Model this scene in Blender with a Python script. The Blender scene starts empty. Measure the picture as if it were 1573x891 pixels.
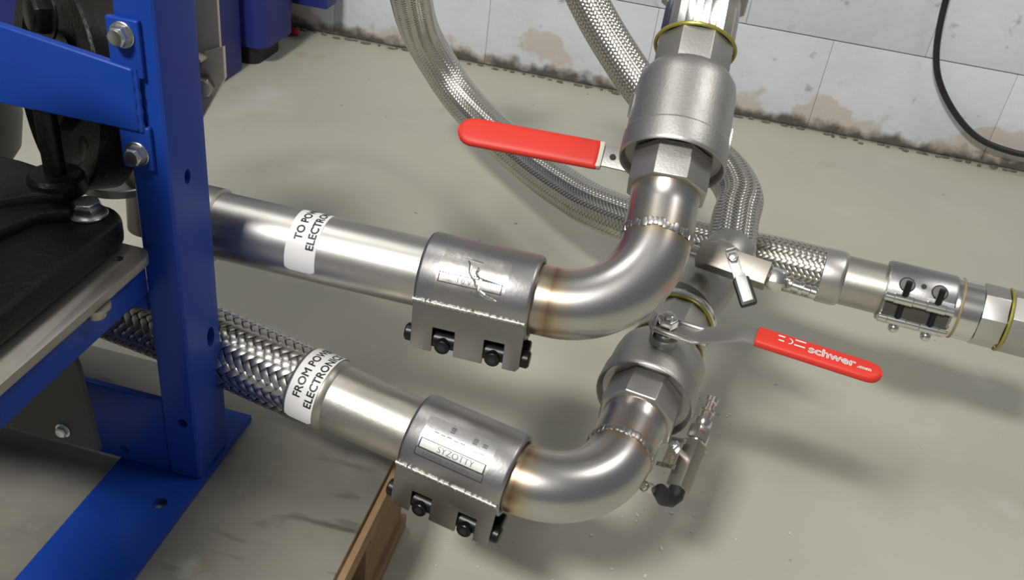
import bpy, bmesh, math, random
import numpy as np
from mathutils import Matrix, Vector
random.seed(7)
SC = bpy.context.scene
COL = SC.collection
V = Vector
PI = math.pi
R = math.radians

# ------------------------------------------------------------------ camera
cam = bpy.data.cameras.new('camera')
cam.sensor_width = 36.0
cam.lens = 1420.0 / 1573.0 * 36.0
cam.clip_start = 0.01
camo = bpy.data.objects.new('camera', cam)
COL.objects.link(camo)
# world axes written in camera coordinates (x right, y down, z forward)
AX = np.array([[0.96552, 0.22336, -0.13347], [0.23396, -0.51698, 0.82340], [0.11492, -0.82627, -0.55142]])
u, s, vt = np.linalg.svd(AX); AX = u @ vt
m = Matrix.Identity(4)
for i in range(3):
    m[i][0] = AX[i][0]; m[i][1] = -AX[i][1]; m[i][2] = -AX[i][2]
m.translation = V((0, 0, 0.80))
camo.matrix_world = m
SC.camera = camo

# ------------------------------------------------------------------ world, lights, exposure
w = bpy.data.worlds.new('workshop_air'); SC.world = w
w.use_nodes = True
bg = w.node_tree.nodes['Background']
bg.inputs[0].default_value = (0.93, 0.96, 1.0, 1)
bg.inputs[1].default_value = 0.16

def area(name, loc, target, size, size_y, power, color=(1, 1, 1)):
    l = bpy.data.lights.new(name, 'AREA'); l.shape = 'RECTANGLE'
    l.size = size; l.size_y = size_y; l.energy = power; l.color = color
    o = bpy.data.objects.new(name, l); COL.objects.link(o)
    o.location = loc
    d = V(target) - V(loc)
    o.rotation_euler = d.to_track_quat('-Z', 'Y').to_euler()
    return o
area('ceiling_lamp', (-0.85, -1.50, 3.1), (0.0, 1.1, 0), 0.6, 0.35, 132, (1.0, 0.965, 0.90))
area('ceiling_lamp', (1.5, 1.25, 3.0), (0.3, 1.7, 0), 1.2, 0.35, 24, (1.0, 0.97, 0.91))
area('ceiling_lamp', (-1.3, 1.2, 3.1), (-0.6, 1.5, 0), 1.2, 0.35, 12, (1.0, 0.97, 0.91))
vs = SC.view_settings
vs.view_transform = 'Standard'; vs.look = 'None'; vs.gamma = 1.0; vs.use_curve_mapping = False
vs.exposure = 0.0

# ------------------------------------------------------------------ materials
def mat(name, color, rough=0.5, metal=0.0, noise=None, bump=None, spec=None, coat=0.0):
    """noise=(scale, amount, second colour[, detail]); bump=(scale, strength)"""
    m = bpy.data.materials.new(name); m.use_nodes = True
    nt = m.node_tree; b = nt.nodes['Principled BSDF']
    b.inputs['Base Color'].default_value = (*color, 1)
    b.inputs['Roughness'].default_value = rough
    b.inputs['Metallic'].default_value = metal
    if spec is not None: b.inputs['Specular IOR Level'].default_value = spec
    if coat: b.inputs['Coat Weight'].default_value = coat; b.inputs['Coat Roughness'].default_value = 0.12
    tc = nt.nodes.new('ShaderNodeTexCoord')
    if noise:
        n = nt.nodes.new('ShaderNodeTexNoise'); n.inputs['Scale'].default_value = noise[0]
        n.inputs['Detail'].default_value = noise[3] if len(noise) > 3 else 5
        n.inputs['Roughness'].default_value = 0.65
        nt.links.new(tc.outputs['Object'], n.inputs['Vector'])
        r = nt.nodes.new('ShaderNodeMapRange'); r.inputs[1].default_value = 0.38; r.inputs[2].default_value = 0.68
        r.inputs[4].default_value = noise[1]
        nt.links.new(n.outputs['Fac'], r.inputs[0])
        x = nt.nodes.new('ShaderNodeMix'); x.data_type = 'RGBA'
        x.inputs['A'].default_value = (*color, 1); x.inputs['B'].default_value = (*noise[2], 1)
        nt.links.new(r.outputs[0], x.inputs['Factor'])
        nt.links.new(x.outputs['Result'], b.inputs['Base Color'])
        if metal > 0.5:
            rr = nt.nodes.new('ShaderNodeMapRange'); rr.inputs[3].default_value = rough * 0.85; rr.inputs[4].default_value = min(1, rough * 1.3)
            nt.links.new(n.outputs['Fac'], rr.inputs[0]); nt.links.new(rr.outputs[0], b.inputs['Roughness'])
    if bump:
        n2 = nt.nodes.new('ShaderNodeTexNoise'); n2.inputs['Scale'].default_value = bump[0]; n2.inputs['Detail'].default_value = 3
        nt.links.new(tc.outputs['Object'], n2.inputs['Vector'])
        bp = nt.nodes.new('ShaderNodeBump'); bp.inputs['Strength'].default_value = bump[1]; bp.inputs['Distance'].default_value = 0.002
        nt.links.new(n2.outputs['Fac'], bp.inputs['Height']); nt.links.new(bp.outputs['Normal'], b.inputs['Normal'])
    return m

M = {}
M['pipe'] = mat('brushed_pipe_steel', (0.60, 0.585, 0.56), 0.36, 1.0, (14, 0.45, (0.47, 0.46, 0.45)), (260, 0.02))
M['tube'] = mat('dull_tube_steel', (0.52, 0.50, 0.46), 0.38, 1.0, (22, 0.6, (0.40, 0.385, 0.35)), (200, 0.06))
M['cast'] = mat('cast_valve_steel', (0.50, 0.49, 0.475), 0.44, 1.0, (30, 0.4, (0.41, 0.40, 0.39)), (420, 0.10))
M['coupling'] = mat('coupling_steel', (0.42, 0.415, 0.42), 0.36, 1.0, (26, 0.5, (0.31, 0.305, 0.30)), (300, 0.05))
M['lug'] = mat('coupling_lug_steel', (0.30, 0.295, 0.285), 0.45, 1.0, (26, 0.4, (0.24, 0.235, 0.23)), (300, 0.06))
M['chrome'] = mat('bright_steel', (0.74, 0.73, 0.70), 0.20, 1.0)
M['zinc'] = mat('zinc_bolt', (0.62, 0.64, 0.65), 0.28, 1.0, (90, 0.5, (0.48, 0.50, 0.52)))
M['strand'] = mat('braid_wire', (0.66, 0.645, 0.60), 0.30, 1.0, (40, 0.4, (0.52, 0.50, 0.46)))
M['core'] = mat('dark_hose_core', (0.035, 0.033, 0.03), 0.7, 0.0)
M['plate'] = mat('mill_steel_plate', (0.44, 0.415, 0.37), 0.42, 1.0, (12, 0.6, (0.33, 0.31, 0.28)))
M['darksteel'] = mat('dark_bracket_steel', (0.085, 0.08, 0.07), 0.6, 0.3, (15, 0.6, (0.06, 0.055, 0.05)))
M['blue'] = mat('blue_frame_paint', (0.010, 0.052, 0.33), 0.36, 0.0, (8, 0.35, (0.008, 0.042, 0.27)), (120, 0.03), spec=0.22)
M['navy'] = mat('blue_bin_plastic', (0.012, 0.022, 0.17), 0.5, 0.0, (6, 0.5, (0.014, 0.016, 0.12)))
M['black'] = mat('black_cast_paint', (0.008, 0.008, 0.0075), 0.40, 0.0, (60, 0.5, (0.014, 0.013, 0.012)), (240, 0.3), spec=0.25)
M['blackbolt'] = mat('black_oxide_bolt', (0.018, 0.018, 0.018), 0.35, 0.6)
M['rubber'] = mat('black_rubber', (0.012, 0.012, 0.012), 0.5)
M['red'] = mat('red_vinyl_grip', (0.66, 0.040, 0.026), 0.45, 0.0, (10, 0.3, (0.58, 0.036, 0.022)), None, 0.3)
M['cream'] = mat('cream_collar', (0.62, 0.60, 0.52), 0.5)
M['white'] = mat('white_sticker', (0.72, 0.72, 0.74), 0.38)
M['ink'] = mat('black_print', (0.015, 0.015, 0.015), 0.5)
M['whiteink'] = mat('white_print', (0.85, 0.80, 0.78), 0.5)
M['foil'] = mat('foil_label', (0.55, 0.53, 0.50), 0.30, 1.0, (60, 0.6, (0.40, 0.38, 0.36)), (60, 0.25))
M['foildark'] = mat('dark_print_on_foil', (0.16, 0.16, 0.17), 0.4, 0.5)
M['silverstrip'] = mat('silver_print_strip', (0.66, 0.68, 0.63), 0.4, 0.3)
M['yellow'] = mat('yellow_green_seal', (0.33, 0.31, 0.06), 0.35, 0.4)
M['tan'] = mat('tan_seal', (0.36, 0.27, 0.15), 0.5, 0.3)
M['wood'] = mat('pallet_wood', (0.30, 0.19, 0.095), 0.75, 0.0, (20, 0.7, (0.20, 0.12, 0.055)), (80, 0.3))
M['panel'] = mat('dull_panel_steel', (0.62, 0.57, 0.47), 0.5, 0.15, (12, 0.4, (0.54, 0.50, 0.41)))
M['rubble'] = mat('dirty_rubble', (0.16, 0.15, 0.13), 0.9, 0.0, (60, 0.8, (0.07, 0.065, 0.055)))
M['mortar'] = mat('grey_mortar', (0.34, 0.34, 0.34), 0.9, 0.0, (40, 0.7, (0.20, 0.19, 0.18)), (150, 0.5))
M['fleck'] = mat('pale_fleck', (0.55, 0.53, 0.47), 0.8)
M['vessel'] = mat('grey_vessel_paint', (0.20, 0.195, 0.175), 0.5, 0.2, (12, 0.4, (0.16, 0.155, 0.14)))
M['redbit'] = mat('red_plastic', (0.5, 0.03, 0.02), 0.5)

def elbow_material():
    m = mat('elbow_steel', (0.54, 0.53, 0.52), 0.30, 1.0, (10, 0.5, (0.43, 0.42, 0.42)), (180, 0.015))
    nt = m.node_tree; b = nt.nodes['Principled BSDF']
    src = b.inputs['Base Color'].links[0].from_socket
    at = nt.nodes.new('ShaderNodeAttribute'); at.attribute_name = 'tint'
    cr = nt.nodes.new('ShaderNodeValToRGB')
    el = cr.color_ramp.elements
    el[0].position = 0.0; el[0].color = (1, 1, 1, 1)
    el[1].position = 1.0; el[1].color = (0.42, 0.44, 0.62, 1)
    e = el.new(0.35); e.color = (1.0, 0.86, 0.62, 1)
    e = el.new(0.65); e.color = (0.62, 0.40, 0.26, 1)
    nt.links.new(at.outputs['Fac'], cr.inputs[0])
    x = nt.nodes.new('ShaderNodeMix'); x.data_type = 'RGBA'; x.blend_type = 'MULTIPLY'
    x.inputs['Factor'].default_value = 1.0
    nt.links.new(src, x.inputs['A']); nt.links.new(cr.outputs[0], x.inputs['B'])
    nt.links.new(x.outputs['Result'], b.inputs['Base Color'])
    return m
M['elbow'] = elbow_material()

def floor_material():
    m = bpy.data.materials.new('painted_concrete_floor'); m.use_nodes = True
    nt = m.node_tree; b = nt.nodes['Principled BSDF']; N = nt.nodes.new; L = nt.links.new
    tc = N('ShaderNodeTexCoord')
    def noise(scale, lo, hi, det=4):
        n = N('ShaderNodeTexNoise'); n.inputs['Scale'].default_value = scale; n.inputs['Detail'].default_value = det
        L(tc.outputs['Object'], n.inputs['Vector'])
        r = N('ShaderNodeMapRange'); r.inputs[1].default_value = lo; r.inputs[2].default_value = hi
        L(n.outputs['Fac'], r.inputs[0]); return r.outputs[0]
    def mix(a, bcol, fac):
        x = N('ShaderNodeMix'); x.data_type = 'RGBA'
        if isinstance(a, tuple): x.inputs['A'].default_value = (*a, 1)
        else: L(a, x.inputs['A'])
        x.inputs['B'].default_value = (*bcol, 1)
        L(fac, x.inputs['Factor']); return x.outputs['Result']
    c = mix((0.42, 0.412, 0.345), (0.37, 0.365, 0.315), noise(2.2, 0.4, 0.7))
    c = mix(c, (0.46, 0.44, 0.40), noise(5, 0.58, 0.72))
    c = mix(c, (0.33, 0.28, 0.17), noise(7.3, 0.66, 0.80, 6))
    c = mix(c, (0.15, 0.14, 0.11), noise(48, 0.745, 0.79, 2))
    L(c, b.inputs['Base Color'])
    b.inputs['Roughness'].default_value = 0.55
    bn = N('ShaderNodeTexNoise'); bn.inputs['Scale'].default_value = 90; L(tc.outputs['Object'], bn.inputs['Vector'])
    bp = N('ShaderNodeBump'); bp.inputs['Strength'].default_value = 0.12; bp.inputs['Distance'].default_value = 0.003
    L(bn.outputs['Fac'], bp.inputs['Height']); L(bp.outputs['Normal'], b.inputs['Normal'])
    return m
M['floor'] = floor_material()

def sheet_material():
    m = bpy.data.materials.new('worn_sheet_metal'); m.use_nodes = True
    nt = m.node_tree; b = nt.nodes['Principled BSDF']; N = nt.nodes.new; L = nt.links.new
    tc = N('ShaderNodeTexCoord')
    def noise(scale, lo, hi, det=5, stretch=None):
        n = N('ShaderNodeTexNoise'); n.inputs['Scale'].default_value = scale; n.inputs['Detail'].default_value = det
        if stretch:
            mp = N('ShaderNodeMapping'); mp.inputs['Scale'].default_value = stretch
            L(tc.outputs['Object'], mp.inputs['Vector']); L(mp.outputs[0], n.inputs['Vector'])
        else: L(tc.outputs['Object'], n.inputs['Vector'])
        r = N('ShaderNodeMapRange'); r.inputs[1].default_value = lo; r.inputs[2].default_value = hi
        L(n.outputs['Fac'], r.inputs[0]); return r.outputs[0]
    def mix(a, bcol, fac):
        x = N('ShaderNodeMix'); x.data_type = 'RGBA'
        if isinstance(a, tuple): x.inputs['A'].default_value = (*a, 1)
        else: L(a, x.inputs['A'])
        x.inputs['B'].default_value = (*bcol, 1); L(fac, x.inputs['Factor']); return x.outputs['Result']
    c = mix((0.245, 0.235, 0.205), (0.165, 0.155, 0.135), noise(9, 0.40, 0.68))
    c = mix(c, (0.31, 0.30, 0.27), noise(18, 0.58, 0.72))
    c = mix(c, (0.07, 0.062, 0.045), noise(12, 0.60, 0.74, 6, (1, 4, 1)))
    c = mix(c, (0.25, 0.17, 0.05), noise(16, 0.70, 0.80))
    L(c, b.inputs['Base Color']); b.inputs['Roughness'].default_value = 0.5; b.inputs['Metallic'].default_value = 0.25
    return m
M['sheet'] = sheet_material()

def block_material():
    m = bpy.data.materials.new('painted_block'); m.use_nodes = True
    nt = m.node_tree; b = nt.nodes['Principled BSDF']; N = nt.nodes.new; L = nt.links.new
    g = N('ShaderNodeNewGeometry')
    sp = N('ShaderNodeSeparateXYZ'); L(g.outputs['Position'], sp.inputs[0])
    def noise(scale, det=5):
        n = N('ShaderNodeTexNoise'); n.inputs['Scale'].default_value = scale; n.inputs['Detail'].default_value = det
        L(g.outputs['Position'], n.inputs['Vector']); return n.outputs['Fac']
    def rng(v, lo, hi, a=0., bb=1.):
        r = N('ShaderNodeMapRange'); r.inputs[1].default_value = lo; r.inputs[2].default_value = hi
        r.inputs[3].default_value = a; r.inputs[4].default_value = bb; L(v, r.inputs[0]); return r.outputs[0]
    def mth(op, a, bb):
        x = N('ShaderNodeMath'); x.operation = op
        for i, q in enumerate((a, bb)):
            if isinstance(q, (int, float)): x.inputs[i].default_value = q
            else: L(q, x.inputs[i])
        return x.outputs[0]
    def mix(a, bcol, fac):
        x = N('ShaderNodeMix'); x.data_type = 'RGBA'
        if isinstance(a, tuple): x.inputs['A'].default_value = (*a, 1)
        else: L(a, x.inputs['A'])
        x.inputs['B'].default_value = (*bcol, 1); L(fac, x.inputs['Factor']); return x.outputs['Result']
    c = mix((0.63, 0.66, 0.71), (0.55, 0.575, 0.62), rng(noise(4), 0.4, 0.65))
    # flaked paint shows pinkish plaster low on the wall
    low = rng(sp.outputs[2], 0.02, 0.16, 0.20, -0.10)
    fl = rng(mth('ADD', noise(7, 4), low), 0.62, 0.66)
    c = mix(c, (0.52, 0.475, 0.44), fl)
    c = mix(c, (0.30, 0.30, 0.30), rng(noise(26), 0.66, 0.76))
    # dirt along the foot of the wall
    d = rng(mth('ADD', rng(sp.outputs[2], 0.0, 0.055, 0.47, 0.0), mth('MULTIPLY', noise(30), 0.6)), 0.48, 0.68)
    c = mix(c, (0.10, 0.09, 0.075), d)
    L(c, b.inputs['Base Color']); b.inputs['Roughness'].default_value = 0.6
    bp = N('ShaderNodeBump'); bp.inputs['Strength'].default_value = 0.35; bp.inputs['Distance'].default_value = 0.004
    L(noise(45), bp.inputs['Height']); L(bp.outputs['Normal'], b.inputs['Normal'])
    return m
M['block'] = block_material()

# ------------------------------------------------------------------ mesh helpers
def frame(o, z, x=None):
    z = V(z).normalized()
    if x is None: x = V((0, 0, 1)) if abs(z.z) < 0.9 else V((1, 0, 0))
    x = V(x); x = (x - z * x.dot(z)).normalized(); y = z.cross(x)
    mm = Matrix((x, y, z)).transposed().to_4x4(); mm.translation = V(o); return mm
def frame_zy(o, z, y):
    z = V(z).normalized(); y = V(y); y = (y - z * y.dot(z)).normalized(); x = y.cross(z)
    mm = Matrix((x, y, z)).transposed().to_4x4(); mm.translation = V(o); return mm
def T(x, y, z): return Matrix.Translation((x, y, z))
def RX(a): return Matrix.Rotation(a, 4, 'X')
def RY(a): return Matrix.Rotation(a, 4, 'Y')
def RZ(a): return Matrix.Rotation(a, 4, 'Z')

class MB:
    def __init__(s): s.v = []; s.f = []; s.t = []
    def add(s, vs, fs, mm=None, tint=None):
        n = len(s.v)
        for i, p in enumerate(vs):
            p = V(p); s.v.append(mm @ p if mm else p); s.t.append(tint[i] if tint else 0.0)
        for f in fs: s.f.append([n + i for i in f])
        return s
    def box(s, x0, x1, y0, y1, z0, z1, mm=None):
        return s.add([(x0,y0,z0),(x1,y0,z0),(x1,y1,z0),(x0,y1,z0),(x0,y0,z1),(x1,y0,z1),(x1,y1,z1),(x0,y1,z1)],
                     [(3,2,1,0),(4,5,6,7),(0,1,5,4),(1,2,6,5),(2,3,7,6),(3,0,4,7)], mm)
    def lathe(s, prof, n=48, mm=None, tint=None, phase=0.0, cap=True):
        vs = []; ts = []
        for k, (z, r) in enumerate(prof):
            for i in range(n):
                a = 2*PI*i/n + phase
                vs.append((r*math.cos(a), r*math.sin(a), z)); ts.append(tint[k] if tint else 0.0)
        fs = []
        for k in range(len(prof)-1):
            for i in range(n):
                j = (i+1) % n
                fs.append((k*n+i, k*n+j, (k+1)*n+j, (k+1)*n+i))
        if cap:
            fs.append(tuple(reversed(range(n)))); b = (len(prof)-1)*n; fs.append(tuple(range(b, b+n)))
        return s.add(vs, fs, mm, ts)
    def cyl(s, r, z0, z1, n=32, mm=None, ch=0.0, phase=0.0):
        if ch: return s.lathe([(z0, r-ch), (z0+ch, r), (z1-ch, r), (z1, r-ch)], n, mm, None, phase)
        return s.lathe([(z0, r), (z1, r)], n, mm, None, phase)
    def prism(s, poly, z0, z1, mm=None):
        n = len(poly)
        vs = [(x, y, z0) for x, y in poly] + [(x, y, z1) for x, y in poly]
        a = sum(poly[i][0]*poly[(i+1) % n][1]-poly[(i+1) % n][0]*poly[i][1] for i in range(n))
        fs = [tuple(reversed(range(n))), tuple(range(n, 2*n))] + [(i, (i+1) % n, n+(i+1) % n, n+i) for i in range(n)]
        if a < 0: fs = [tuple(reversed(f)) for f in fs]
        return s.add(vs, fs, mm)
    def tube(s, pts, r, n=20, mm=None, tint=None, cap=True):
        fr = sweep(pts)
        rr = r if hasattr(r, '__len__') else [r]*len(pts)
        vs = []; ts = []
        for k, (p, a, b) in enumerate(fr):
            for i in range(n):
                t = 2*PI*i/n; vs.append(p + a*(rr[k]*math.cos(t)) + b*(rr[k]*math.sin(t))); ts.append(tint[k] if tint else 0)
        fs = []
        for k in range(len(fr)-1):
            for i in range(n):
                j = (i+1) % n; fs.append((k*n+i, k*n+j, (k+1)*n+j, (k+1)*n+i))
        if cap:
            fs.append(tuple(reversed(range(n)))); q = (len(fr)-1)*n; fs.append(tuple(range(q, q+n)))
        return s.add(vs, fs, mm, ts)
    def ring(s, R0, r, z=0.0, n=48, k=10, mm=None):
        vs = []; fs = []
        for i in range(n):
            a = 2*PI*i/n
            for j in range(k):
                b = 2*PI*j/k; q = R0 + r*math.cos(b); vs.append((q*math.cos(a), q*math.sin(a), z + r*math.sin(b)))
        for i in range(n):
            for j in range(k):
                fs.append((i*k+j, ((i+1) % n)*k+j, ((i+1) % n)*k+(j+1) % k, i*k+(j+1) % k))
        return s.add(vs, fs, mm)
    def ball(s, c, rx, ry, rz, mm=None, n=8, k=5):
        vs = [(0, 0, -rz)]; fs = []
        for i in range(1, k):
            p = PI*i/k - PI/2
            for j in range(n):
                a = 2*PI*j/n; vs.append((rx*math.cos(p)*math.cos(a), ry*math.cos(p)*math.sin(a), rz*math.sin(p)))
        vs.append((0, 0, rz)); top = len(vs)-1
        for j in range(n):
            fs.append((0, 1+(j+1) % n, 1+j)); fs.append((top, 1+(k-2)*n+j, 1+(k-2)*n+(j+1) % n))
            for i in range(k-2):
                fs.append((1+i*n+j, 1+i*n+(j+1) % n, 1+(i+1)*n+(j+1) % n, 1+(i+1)*n+j))
        tm = T(*c) if mm is None else mm @ T(*c)
        return s.add(vs, fs, tm)
    def patch(s, r, z0, z1, a0, a1, n=24, thick=0.0003, corner=0.0, m=2):
        """curved sticker; angle 0 = -x side, 90 deg = +y side; corner rounds its ends"""
        vs = []; fs = []
        for i in range(n+1):
            a = a0 + (a1-a0)*i/n
            d = min(a-a0, a1-a)*r
            ins = corner - math.sqrt(max(0, corner**2-(corner-d)**2)) if d < corner else 0.0
            for (rr) in (r, r+thick):
                for j in range(m+1):
                    z = (z0+ins) + (z1-z0-2*ins)*j/m
                    vs.append((-rr*math.cos(a), rr*math.sin(a), z))
        w_ = 2*(m+1)
        for i in range(n):
            for j in range(m):
                for o, fl in ((0, 1), (m+1, 0)):
                    q = (i*w_+o+j, i*w_+o+j+1, (i+1)*w_+o+j+1, (i+1)*w_+o+j)
                    fs.append(tuple(reversed(q)) if fl else q)
            fs.append((i*w_, (i+1)*w_, (i+1)*w_+m+1, i*w_+m+1)); fs.append((i*w_+m, i*w_+2*m+1, (i+1)*w_+2*m+1, (i+1)*w_+m))
        return s.add(vs, fs)

def sweep(pts):
    pts = [V(p) for p in pts]; n = len(pts)
    tg = [(pts[min(i+1, n-1)]-pts[max(i-1, 0)]).normalized() for i in range(n)]
    a = V((0, 0, 1)) if abs(tg[0].z) < 0.9 else V((1, 0, 0))
    out = []
    for p, t in zip(pts, tg):
        a = (a - t*a.dot(t)).normalized(); out.append((p, a, t.cross(a)))
    return out

def spline(ctrl, n):
    """Catmull-Rom through the control points, re-sampled to equal steps"""
    P = [np.array(c, float) for c in ctrl]; P = [2*P[0]-P[1]] + P + [2*P[-1]-P[-2]]
    o = []
    for i in range(1, len(P)-2):
        for t in np.linspace(0, 1, 60, endpoint=False):
            a, b, c, d = P[i-1:i+3]
            o.append(0.5*((2*b)+(-a+c)*t+(2*a-5*b+4*c-d)*t*t+(-a+3*b-3*c+d)*t**3))
    o.append(P[-2]); o = np.array(o)
    s = np.concatenate([[0], np.cumsum(np.linalg.norm(np.diff(o, axis=0), axis=1))])
    q = np.linspace(0, s[-1], n)
    return np.stack([np.interp(q, s, o[:, k]) for k in range(3)], 1), s[-1]

def mesh_from(name, mb, sharp=32, bevel=0.0, segs=2):
    me = bpy.data.meshes.new(name)
    me.from_pydata([tuple(p) for p in mb.v], [], mb.f)
    if any(mb.t):
        at = me.attributes.new('tint', 'FLOAT', 'POINT'); at.data.foreach_set('value', mb.t)
    if bevel:
        bm = bmesh.new(); bm.from_mesh(me); bmesh.ops.remove_doubles(bm, verts=bm.verts, dist=1e-6)
        bmesh.ops.recalc_face_normals(bm, faces=bm.faces)
        ed = [e for e in bm.edges if len(e.link_faces) == 2 and e.calc_face_angle(0) > R(28)]
        bmesh.ops.bevel(bm, geom=ed, offset=bevel, segments=segs, affect='EDGES', clamp_overlap=True, profile=0.6)
        bm.to_mesh(me); bm.free()
    me.shade_smooth(); me.set_sharp_from_angle(angle=R(sharp))
    return me

def obj(name, mb, material, parent=None, mw=None, bevel=0.0, sharp=32, kind=None, label=None, segs=2):
    me = mesh_from(name, mb, sharp, bevel, segs) if isinstance(mb, MB) else mb
    me.materials.clear(); me.materials.append(M[material])
    o = bpy.data.objects.new(name, me); COL.objects.link(o)
    if parent: o.parent = parent
    if mw is not None: o.matrix_local = mw
    if kind: o['kind'] = kind
    if label: o['label'] = label
    return o

def tag(o, label, cat, group=None):
    o['label'] = label; o['category'] = cat
    if group: o['group'] = group
    return o
def thing(name, label, cat, mw=None, group=None):
    o = bpy.data.objects.new(name, None); COL.objects.link(o)
    o.empty_display_size = 0.02
    if mw is not None: o.matrix_world = mw
    return tag(o, label, cat, group)

def cut(o, mb):
    """bore holes: boolean difference with the shapes in mb (same local space)"""
    me = mesh_from('cutter', mb); c = bpy.data.objects.new('cutter', me); COL.objects.link(c)
    tmp = bpy.data.objects.new('tmp', o.data); COL.objects.link(tmp)
    md = tmp.modifiers.new('b', 'BOOLEAN'); md.operation = 'DIFFERENCE'; md.solver = 'EXACT'; md.object = c
    dg = bpy.context.evaluated_depsgraph_get()
    new = bpy.data.meshes.new_from_object(tmp.evaluated_get(dg))
    new.name = o.name; o.data = new
    bpy.data.objects.remove(tmp); bpy.data.objects.remove(c); bpy.data.meshes.remove(me)
    new.set_sharp_from_angle(angle=R(32))

def text_mb(s, size, fn, bold=0.0, sub=True):
    """text as mesh, its flat x (reading), y (letter up) mapped through fn"""
    cu = bpy.data.curves.new('t', 'FONT'); cu.body = s; cu.size = size; cu.resolution_u = 3
    o = bpy.data.objects.new('t', cu); COL.objects.link(o)
    dg = bpy.context.evaluated_depsgraph_get(); me = bpy.data.meshes.new_from_object(o.evaluated_get(dg))
    bm = bmesh.new(); bm.from_mesh(me)
    bmesh.ops.triangulate(bm, faces=bm.faces)
    if sub: bmesh.ops.subdivide_edges(bm, edges=[e for e in bm.edges if e.calc_length() > size*0.25], cuts=1)
    mb = MB()
    for dx, dy in ([(0, 0)] if not bold else [(-bold, 0), (bold, 0), (0, bold), (0, -bold)]):
        mb.add([fn(v.co.x+dx, v.co.y+dy) for v in bm.verts], [[v.index for v in f.verts] for f in bm.faces])
    wd = max((v.co.x for v in bm.verts), default=0)
    bm.free(); bpy.data.objects.remove(o); bpy.data.curves.remove(cu); bpy.data.meshes.remove(me)
    return mb

# ---- recurring bits -------------------------------------------------
def bolt_parts(parent, mw, r=0.0075, h=0.006, washer=True, material='zinc', name='bolt', flange=False):
    """hex bolt head pointing along +z of mw; returns the head object"""
    hd = MB(); hd.lathe([(0, r), (h*0.78, r), (h, r*0.84)], 6); hd.lathe([(h, r*0.80), (h+0.0004, r*0.74)], 24)
    o = obj(name, hd, material, parent, mw, bevel=0.0004)
    if washer:
        wm = MB(); wm.cyl(r*1.28, -0.0016, 0.0004, 28, ch=0.0004)
        if flange: wm.lathe([(0, r*1.25), (0.0022, r*0.9)], 28)
        obj('washer', wm, material, o)
    return o

def hexcap(mb, R0, z0, z1, n=8, ch=0.0015, phase=None, mm=None):
    ph = PI/n if phase is None else phase
    mb.lathe([(z0, R0-ch), (z0+ch*0.8, R0), (z1-ch*0.8, R0), (z1, R0-ch)], n, mm, None, ph)

def weld_ring(r, z, parent, n=44, seed=1, size=0.0034, material='tube', a0=0, a1=2*PI):
    rnd = random.Random(seed); mb = MB()
    for i in range(n):
        a = a0 + (a1-a0)*i/n + rnd.uniform(-.03, .03); q = size*rnd.uniform(0.75, 1.25)
        mm = RZ(a) @ T(r, 0, z + rnd.uniform(-.0012, .0012))
        mb.ball((0, 0, 0), q*0.55, q*1.0, q*1.15, mm, 7, 4)
    return obj('weld_bead', mb, material, parent)

def braid(ctrl, r, N, parent, width_k=0.92, spc=4, alpha=45, amp=0.0009, n_core=90):
    """two families of flat wire bundles woven over two, under two, around a dark core"""
    pts, L = spline(ctrl, 400)
    core = MB(); cp = pts[::6] if len(pts) > 60 else pts
    core.tube([V(p) for p in cp], r-amp*1.6, 28)
    obj('hose_core', core, 'core', parent)
    fr = sweep(pts)
    S = np.linspace(0, L, len(pts)); Pn = np.array([f[0] for f in fr]); An = np.array([f[1] for f in fr]); Bn = np.array([f[2] for f in fr])
    k = math.tan(R(alpha))/r
    crossings = 2*k*L*N/(2*PI); ns = int(crossings*spc)+2
    s = np.linspace(0, L, ns)
    p = np.stack([np.interp(s, S, Pn[:, c]) for c in range(3)], 1)
    a = np.stack([np.interp(s, S, An[:, c]) for c in range(3)], 1); b = np.stack([np.interp(s, S, Bn[:, c]) for c in range(3)], 1)
    tg = np.cross(a, b)
    wd = 2*PI*r/N*math.cos(R(alpha))*width_k
    VV = []; FF = []; base = 0
    idx = np.arange(ns-1)
    for fam in (1, -1):
        for i in range(N):
            ph = 2*PI*i/N + fam*k*s
            j = (ph + k*s*fam)/(2*PI)*N if fam == 1 else (ph - k*s)/(2*PI)*N
            # index of the crossed strand grows along this strand
            uu = (i + 2*k*s*N/(2*PI)) if fam == 1 else (i - 2*k*s*N/(2*PI))
            wv = np.cos(PI/2*((i + uu) if fam == 1 else (uu + i)) - PI/4)
            wv = np.sign(wv)*np.abs(wv)**0.6*fam
            rad = r + amp*wv
            er = a*np.cos(ph)[:, None] + b*np.sin(ph)[:, None]
            et = -a*np.sin(ph)[:, None] + b*np.cos(ph)[:, None]
            # across direction of the strand, lying in the hose surface
            ac = et*math.cos(R(alpha)) - fam*tg*math.sin(R(alpha))
            c0 = p + er*rad[:, None]
            low = er*(-0.00035)
            l = c0 - ac*(wd/2) + low; rr = c0 + ac*(wd/2) + low
            VV.append(np.stack([l, c0 + er*0.0002, rr], 1).reshape(-1, 3))
            for o in (0, 1):
                FF.append(np.stack([base+idx*3+o, base+idx*3+o+1, base+(idx+1)*3+o+1, base+(idx+1)*3+o], 1))
            base += ns*3
    VV = np.concatenate(VV); FF = np.concatenate(FF)
    me = bpy.data.meshes.new('wire_braid')
    me.vertices.add(len(VV)); me.vertices.foreach_set('co', VV.ravel())
    me.loops.add(FF.size); me.loops.foreach_set('vertex_index', FF.ravel().astype(np.int32))
    me.polygons.add(len(FF)); me.polygons.foreach_set('loop_start', np.arange(0, FF.size, 4, dtype=np.int32))
    me.update(calc_edges=True); me.validate(); me.shade_smooth()
    return obj('wire_braid', me, 'strand', parent, kind='stuff')

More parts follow.
